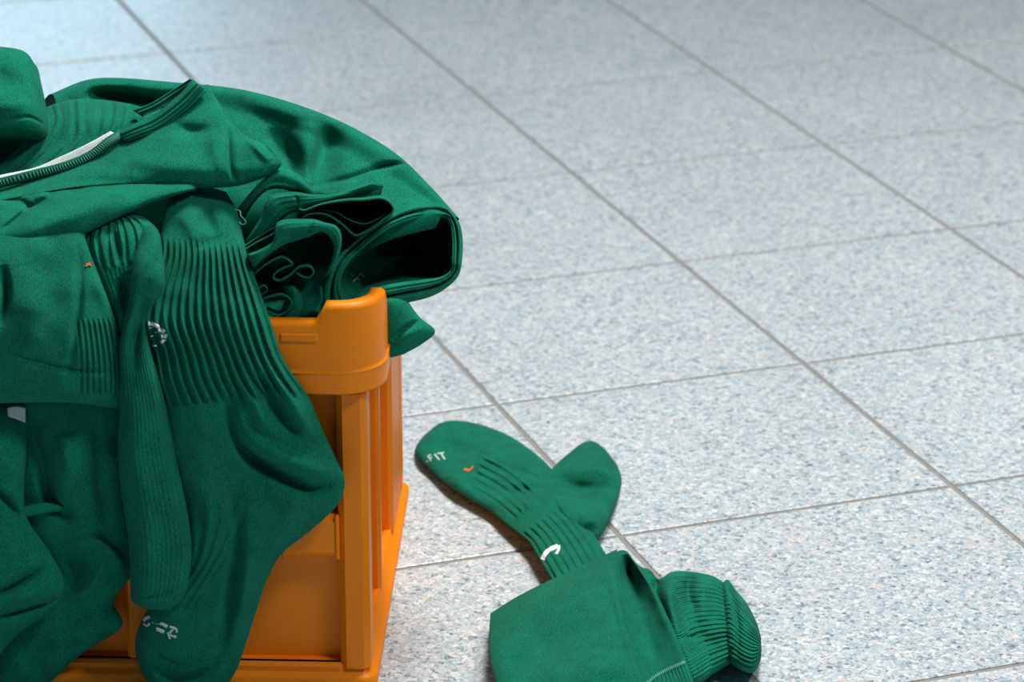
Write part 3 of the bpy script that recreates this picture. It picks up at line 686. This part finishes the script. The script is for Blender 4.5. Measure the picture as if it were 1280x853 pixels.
narrow_sock()

def left_sock():
    root = thing('football_sock', cw(-0.29, -0.03, 0.24), 'wide green football sock folded over the rim with a short ribbed patch near its fold', 'sock', 'green football socks')
    cloth('leg', [[(-50, 285, -.03), (20, 280, -.03), (75, 272, -.03), (104, 266, -.03)], [(-50, 320, -.004), (20, 316, .0), (75, 310, .0), (108, 302, -.006)], [(-50, 360, .014), (20, 358, .020), (80, 352, .020), (124, 345, .010)],
                  [(-50, 405, .026), (20, 402, .032), (88, 398, .032), (143, 396, .020)], [(-50, 450, .034), (20, 448, .040), (92, 446, .038), (153, 444, .026)], [(-50, 485, .036), (20, 482, .042), (92, 482, .040), (156, 484, .028)],
                  [(-50, 504, .030), (20, 501, .036), (92, 501, .034), (156, 508, .022)], [(-50, 507, .016), (20, 504, .018), (92, 504, .018), (150, 512, .012)]],
          M['knit'], root, tf=0.010, tb=0.012, pu=4, pv=10, nu=190, nv=200, noise=(0.0012, 50, 51), ribs=[(26, 0.0012, 0.44, 0.76, 0.70, 0.98)],
          folds=[([(4, 330), (8, 370), (0, 410)], -0.012, 5, 7), ([(98, 300), (100, 360), (94, 420), (84, 470)], -0.005, 5, 5), ([(20, 335), (40, 400), (30, 470)], 0.006, 22, 22),
                 ([(0, 440), (50, 452), (90, 462), (150, 466)], -0.003, 3, 5), ([(110, 330), (128, 368), (140, 400)], 0.003, 8, 8)])
left_sock()

def dark_jersey():
    root = thing('hanging_jersey', cw(-0.27, -0.015, 0.03), 'dark green jersey hanging in shade under the folded sock with a scalloped lower edge', 'jersey')
    cloth('body', [[(10, 470, .0), (60, 470, .0), (110, 470, .0), (158, 480, .0)], [(10, 540, .004), (60, 540, .010), (110, 540, .012), (160, 550, .004)], [(10, 600, .006), (60, 605, .012), (112, 605, .014), (162, 610, .006)],
                   [(10, 660, .006), (60, 664, .010), (112, 662, .014), (166, 664, .008)], [(10, 720, .004), (60, 715, .006), (116, 706, .010), (166, 715, .008)], [(10, 770, .004), (60, 762, .004), (105, 752, .008), (142, 752, .008)],
                   [(0, 810, .006), (50, 800, .006), (104, 786, .010), (152, 784, .008)], [(-5, 850, .006), (30, 838, .006), (68, 826, .008), (102, 818, .006)], [(-10, 890, .006), (10, 885, .006), (32, 875, .006), (54, 862, .004)]],
          M['jersey'], root, tf=0.010, tb=0.006, pu=4, pv=14, nu=140, nv=190, noise=(0.0015, 45, 61), folds=[
              ([(36, 520), (52, 580), (66, 630), (92, 650)], -0.012, 9, 9), ([(78, 540), (84, 580), (80, 620)], 0.008, 14, 12), ([(92, 676), (118, 674), (142, 690), (156, 712)], 0.006, 4, 10),
              ([(134, 692), (126, 715), (112, 735), (92, 748)], 0.004, 3, 6), ([(80, 690), (96, 710), (84, 740)], -0.010, 12, 12), ([(120, 530), (124, 600), (132, 650)], -0.006, 9, 9)])
dark_jersey()

def shorts():
    root = thing('football_shorts', cw(-0.33, -0.03, 0.06), 'creased green shorts hanging at the crate front, hem corner and grey tag showing', 'shorts')
    b = cloth('leg', [[(-60, 500, .012), (-10, 500, .014), (33, 505, .010)], [(-60, 560, .026), (-10, 556, .030), (33, 560, .022)], [(-60, 610, .034), (-10, 606, .036), (30, 612, .028)], [(-60, 650, .036), (-10, 646, .040), (34, 648, .030)],
                      [(-60, 690, .038), (-8, 688, .042), (62, 690, .028)], [(-60, 740, .040), (0, 735, .040), (80, 728, .026)], [(-60, 785, .040), (-5, 775, .038), (66, 762, .026)], [(-60, 840, .040), (-25, 815, .036), (24, 792, .026)], [(-60, 880, .038), (-40, 858, .034), (-6, 826, .026)]],
              M['jersey'], root, tf=0.009, tb=0.005, pu=6, pv=14, nu=130, nv=170, noise=(0.0012, 45, 71), folds=[
                  ([(-20, 605), (4, 622), (26, 650)], -0.010, 6, 4), ([(-20, 600), (10, 612), (30, 632)], 0.004, 9, 7), ([(-10, 746), (22, 730), (62, 704)], -0.008, 5, 3), ([(-10, 774), (30, 764), (80, 748)], -0.008, 5, 3),
                  ([(-10, 756), (28, 746), (72, 730)], 0.004, 7, 7), ([(-10, 730), (20, 716), (50, 700)], 0.004, 8, 8)])
    cloth('hem', [[(27, 634, .030), (28, 648, .032)], [(44, 630, .026), (46, 644, .026)], [(62, 629, .020), (64, 641, .020)], [(84, 634, .014), (84, 638, .014)]], M['jersey'], root, tf=0.004, tb=0.003, pu=5, nu=24, nv=40)
    t = cloth('care_tag', [[(9, 510, .030), (10, 521, .032)], [(20, 508, .032), (20, 524, .034)], [(32, 510, .030), (32, 529, .030)]], M['grey_thread'], root, tf=0.0008, tb=0.0008, pu=12, nu=16, nv=20)
    t['label'] = 'small grey care tag'
shorts()

# ------------------------------------------------------------------ sock on the floor
def floor_sock():
    p0 = at_floor(np.array([700, 700, 0.0]))
    root = thing('football_sock', p0, 'green football sock lying on the tiles, leg folded over itself, foot towards the crate', 'sock', 'green football socks')
    foot = cloth('foot', lr((518, 564, 521, 556, .004), (522, 571, 532, 543, .006), (534, 584, 553, 528, .006), (556, 604, 582, 527, .007), (585, 623, 616, 536, .008), (612, 639, 650, 553, .009), (632, 655, 690, 587, .012), (648, 667, 704, 622, .014), (661, 678, 723, 645, .015),
                            (673, 698, 742, 668, .016), (686, 720, 758, 694, .016), (702, 748, 776, 722, .014), (715, 770, 790, 745, .010)),
                 M['knit'], root, proj=at_floor, tf=0.010, tb=0.009, pu=2.6, pv=12, nu=170, nv=320, noise=(0.0009, 30, 81),
                 ribs=[(10, 0.0007, 0.33, 0.52, 0.14, 0.62), (8, 0.0009, 0.60, 1.2, 0.02, 0.98)], folds=[
                     ([(540, 556), (565, 562), (590, 566), (612, 556)], -0.012, 13, 10), ([(575, 584), (612, 570), (655, 580)], 0.009, 12, 10), ([(560, 540), (590, 536), (625, 546)], 0.003, 8, 8), ([(535, 575), (575, 606), (620, 634)], 0.006, 12, 12),
                     ([(605, 606), (650, 616), (680, 606), (694, 588)], -0.008, 7, 7), ([(625, 640), (650, 632), (676, 626)], 0.004, 10, 10), ([(640, 585), (660, 592), (676, 600)], -0.003, 3, 3)])
    heel = cloth('heel', lr((672, 612, 718, 664, .006), (682, 596, 734, 676, .006), (696, 580, 750, 672, .006), (712, 566, 764, 646, .007), (728, 554, 774, 618, .008), (742, 552, 777, 600, .008), (756, 561, 772, 582, .007)),
                 M['knit'], root, proj=at_floor, tf=0.018, tb=0.007, pu=2.4, pv=8, nu=110, nv=120, noise=(0.0008, 28, 85), folds=[
                     ([(690, 606), (728, 614), (772, 610)], -0.022, 13, 10), ([(700, 588), (742, 586), (775, 594)], 0.008, 9, 8), ([(735, 560), (748, 580), (756, 592)], 0.002, 8, 8), ([(722, 648), (742, 648), (760, 638)], 0.012, 12, 12)])
    cuff = cloth('ribbed_leg', lr((786, 694, 822, 862, .006), (800, 708, 846, 866, .007), (813, 713, 862, 862, .008), (823, 724, 872, 856, .012), (838, 716, 882, 850, .012), (852, 714, 890, 844, .012), (872, 716, 900, 838, .012), (890, 720, 910, 832, .012), (906, 729, 918, 826, .012)),
                 M['rib'], root, proj=at_floor, tf=0.022, tb=0.006, pu=2.2, pv=18, nu=280, nv=180, noise=(0.0008, 30, 91), ribs=[(21, 0.00055, 0.50, 1.2, 0.0, 0.72), (21, 0.0004, 0.66, 1.2, 0.6, 1.0)], folds=[
                     ([(822, 716), (822, 748), (836, 785)], -0.026, 7, 7), ([(844, 716), (838, 750), (846, 800)], 0.016, 9, 8), ([(866, 714), (860, 738), (866, 764)], -0.016, 6, 6), ([(884, 718), (878, 750), (884, 785)], 0.009, 9, 9),
                     ([(852, 798), (872, 796), (884, 790)], -0.004, 3, 3), ([(805, 716), (812, 745), (828, 790)], -0.008, 7, 7)])
    tag(cloth('cuff', lr((902, 730, 908, 826, .012), (910, 725, 918, 833, .013), (920, 738, 930, 840, .013), (934, 755, 942, 841, .012), (946, 779, 950, 828, .012), (951, 796, 952, 814, .012)),
              M['rib'], root, proj=at_floor, tf=0.026, tb=0.012, pu=2.2, pv=6, nu=260, nv=70, ribs=[(18, 0.00045, -1, 2, 0.02, 0.98)], folds=[([(908, 727), (918, 756), (923, 792), (919, 824)], -0.008, 4, 3), ([(914, 727), (922, 742), (930, 760)], 0.004, 3, 4)]))
    under = cloth('leg_underside', [[(738, 708, .018), (778, 688, .034), (795, 706, .030)], [(736, 752, .012), (790, 724, .018), (817, 736, .036)], [(744, 794, .010), (802, 766, .020), (837, 776, .038)],
                         [(758, 834, .010), (818, 808, .020), (853, 812, .038)], [(772, 882, .010), (834, 856, .022), (867, 852, .034)], [(790, 926, .008), (846, 908, .016), (879, 896, .016)]],
                M['knit'], root, proj=at_floor, tf=0.010, tb=0.016, pu=4, pv=10, nu=120, nv=200, noise=(0.001, 40, 97), folds=[
                    ([(784, 692), (789, 722), (800, 760)], -0.026, 8, 9), ([(800, 712), (820, 748), (846, 800)], 0.008, 8, 9), ([(800, 760), (812, 800), (826, 845)], -0.008, 9, 9)])
    leg = cloth('folded_leg', [[(613, 767, .022), (652, 743, .028), (712, 714, .038), (771, 687, .046)],
                         [(611, 800, .028), (650, 782, .036), (712, 756, .048), (772, 732, .056)],
                         [(612, 824, .030), (654, 812, .038), (718, 792, .050), (781, 774, .058)],
                         [(620, 856, .030), (662, 850, .038), (728, 836, .050), (795, 820, .056)],
                         [(634, 894, .026), (678, 892, .032), (744, 882, .042), (810, 868, .048)],
                         [(655, 935, .014), (695, 935, .018), (760, 926, .022), (822, 915, .024)]],
                M['knit'], root, proj=at_floor, tf=0.007, tb=0.026, pu=7, pv=12, nu=200, nv=240, noise=(0.0012, 50, 95), folds=[
                    ([(630, 772), (700, 742), (766, 708)], 0.009, 15, 13), ([(630, 830), (700, 800), (764, 780)], -0.014, 26, 26), ([(660, 860), (730, 844), (790, 830)], 0.006, 18, 18), ([(764, 700), (768, 740), (782, 795), (798, 850)], 0.006, 5, 5)])
    b = bvh_of(under)
    pl = catmull(np.array([(806, 856), (818, 846), (832, 838), (845, 832), (857, 827)], float), 26); st = []
    for k in range(25):
        st.append(([tuple(pl[k] + np.array([-0.5, -1.6])), tuple(pl[k] + np.array([1.2, 1.8]))], 1.0))
    print_strokes('seam_stitches', b, st, M['thread'], root, sub=under)
    st = []
    for k in range(0, 26, 2): st.append(([tuple(pl[k] + np.array([0.5, 3.0])), tuple(pl[k] + np.array([6, 18])), tuple(pl[k] + np.array([12, 34]))], 2.2))
    print_strokes('rib_ends', b, st, M['knit'], root, sub=under, lift=0.0014)
    b = bvh_of(foot)
    S = lambda *p: [(600 + x / 3.556, 640 + y / 3.556) for x, y in p]
    lg = print_strokes('logo', b, [(S((278, 213), (287, 190), (310, 168), (346, 152)), 5.6), (S((350, 148), (350, 165), (338, 188)), 3.6)], M['white'], root, sub=foot, lift=0.0012)
    S = lambda *p: [(510 + x / 12.19, 540 + y / 12.19) for x, y in p]
    print_strokes('lettering', b, [(S((300, 372), (352, 445)), 1.9), (S((298, 372), (352, 348)), 1.6), (S((325, 408), (368, 388)), 1.5), (S((402, 338), (478, 430)), 2.2), (S((446, 330), (550, 318)), 1.8), (S((500, 322), (562, 420)), 2.2), (S((275, 460), (305, 445)), 1.4)], M['grey_thread'], root, sub=foot, lift=0.0009)
    return foot
FOOT = floor_sock()

# ------------------------------------------------------------------ orange lint on two socks
def lint(px, py, pts, proj_obj, label):
    b = bvh_of(proj_obj); c = onto(b, px, py)
    root = thing('lint_speck', c, label, 'lint', 'orange lint specks')
    print_strokes('fluff', b, [(p, w) for p, w in pts], M['lint'], root, lift=0.0016)
S = lambda *p: [(510 + x / 12.19, 540 + y / 12.19) for x, y in p]
lint(585, 587, [(S((850, 570), (890, 585), (940, 590)), 3.8), (S((930, 590), (965, 565), (990, 525)), 2.2)], FOOT, 'tiny orange lint speck on the foot of the floor sock')
LS = [o for o in bpy.data.objects if o.name.startswith('leg') and o.parent and 'short ribbed patch' in o.parent.get('label', '')][0]
lint(109, 331, [([(107, 333), (110, 331), (112, 328)], 2.6), ([(111, 327), (113, 333)], 2.0), ([(107, 330), (114, 332)], 1.6)], LS, 'tiny orange lint speck on the wide sock folded over the rim')
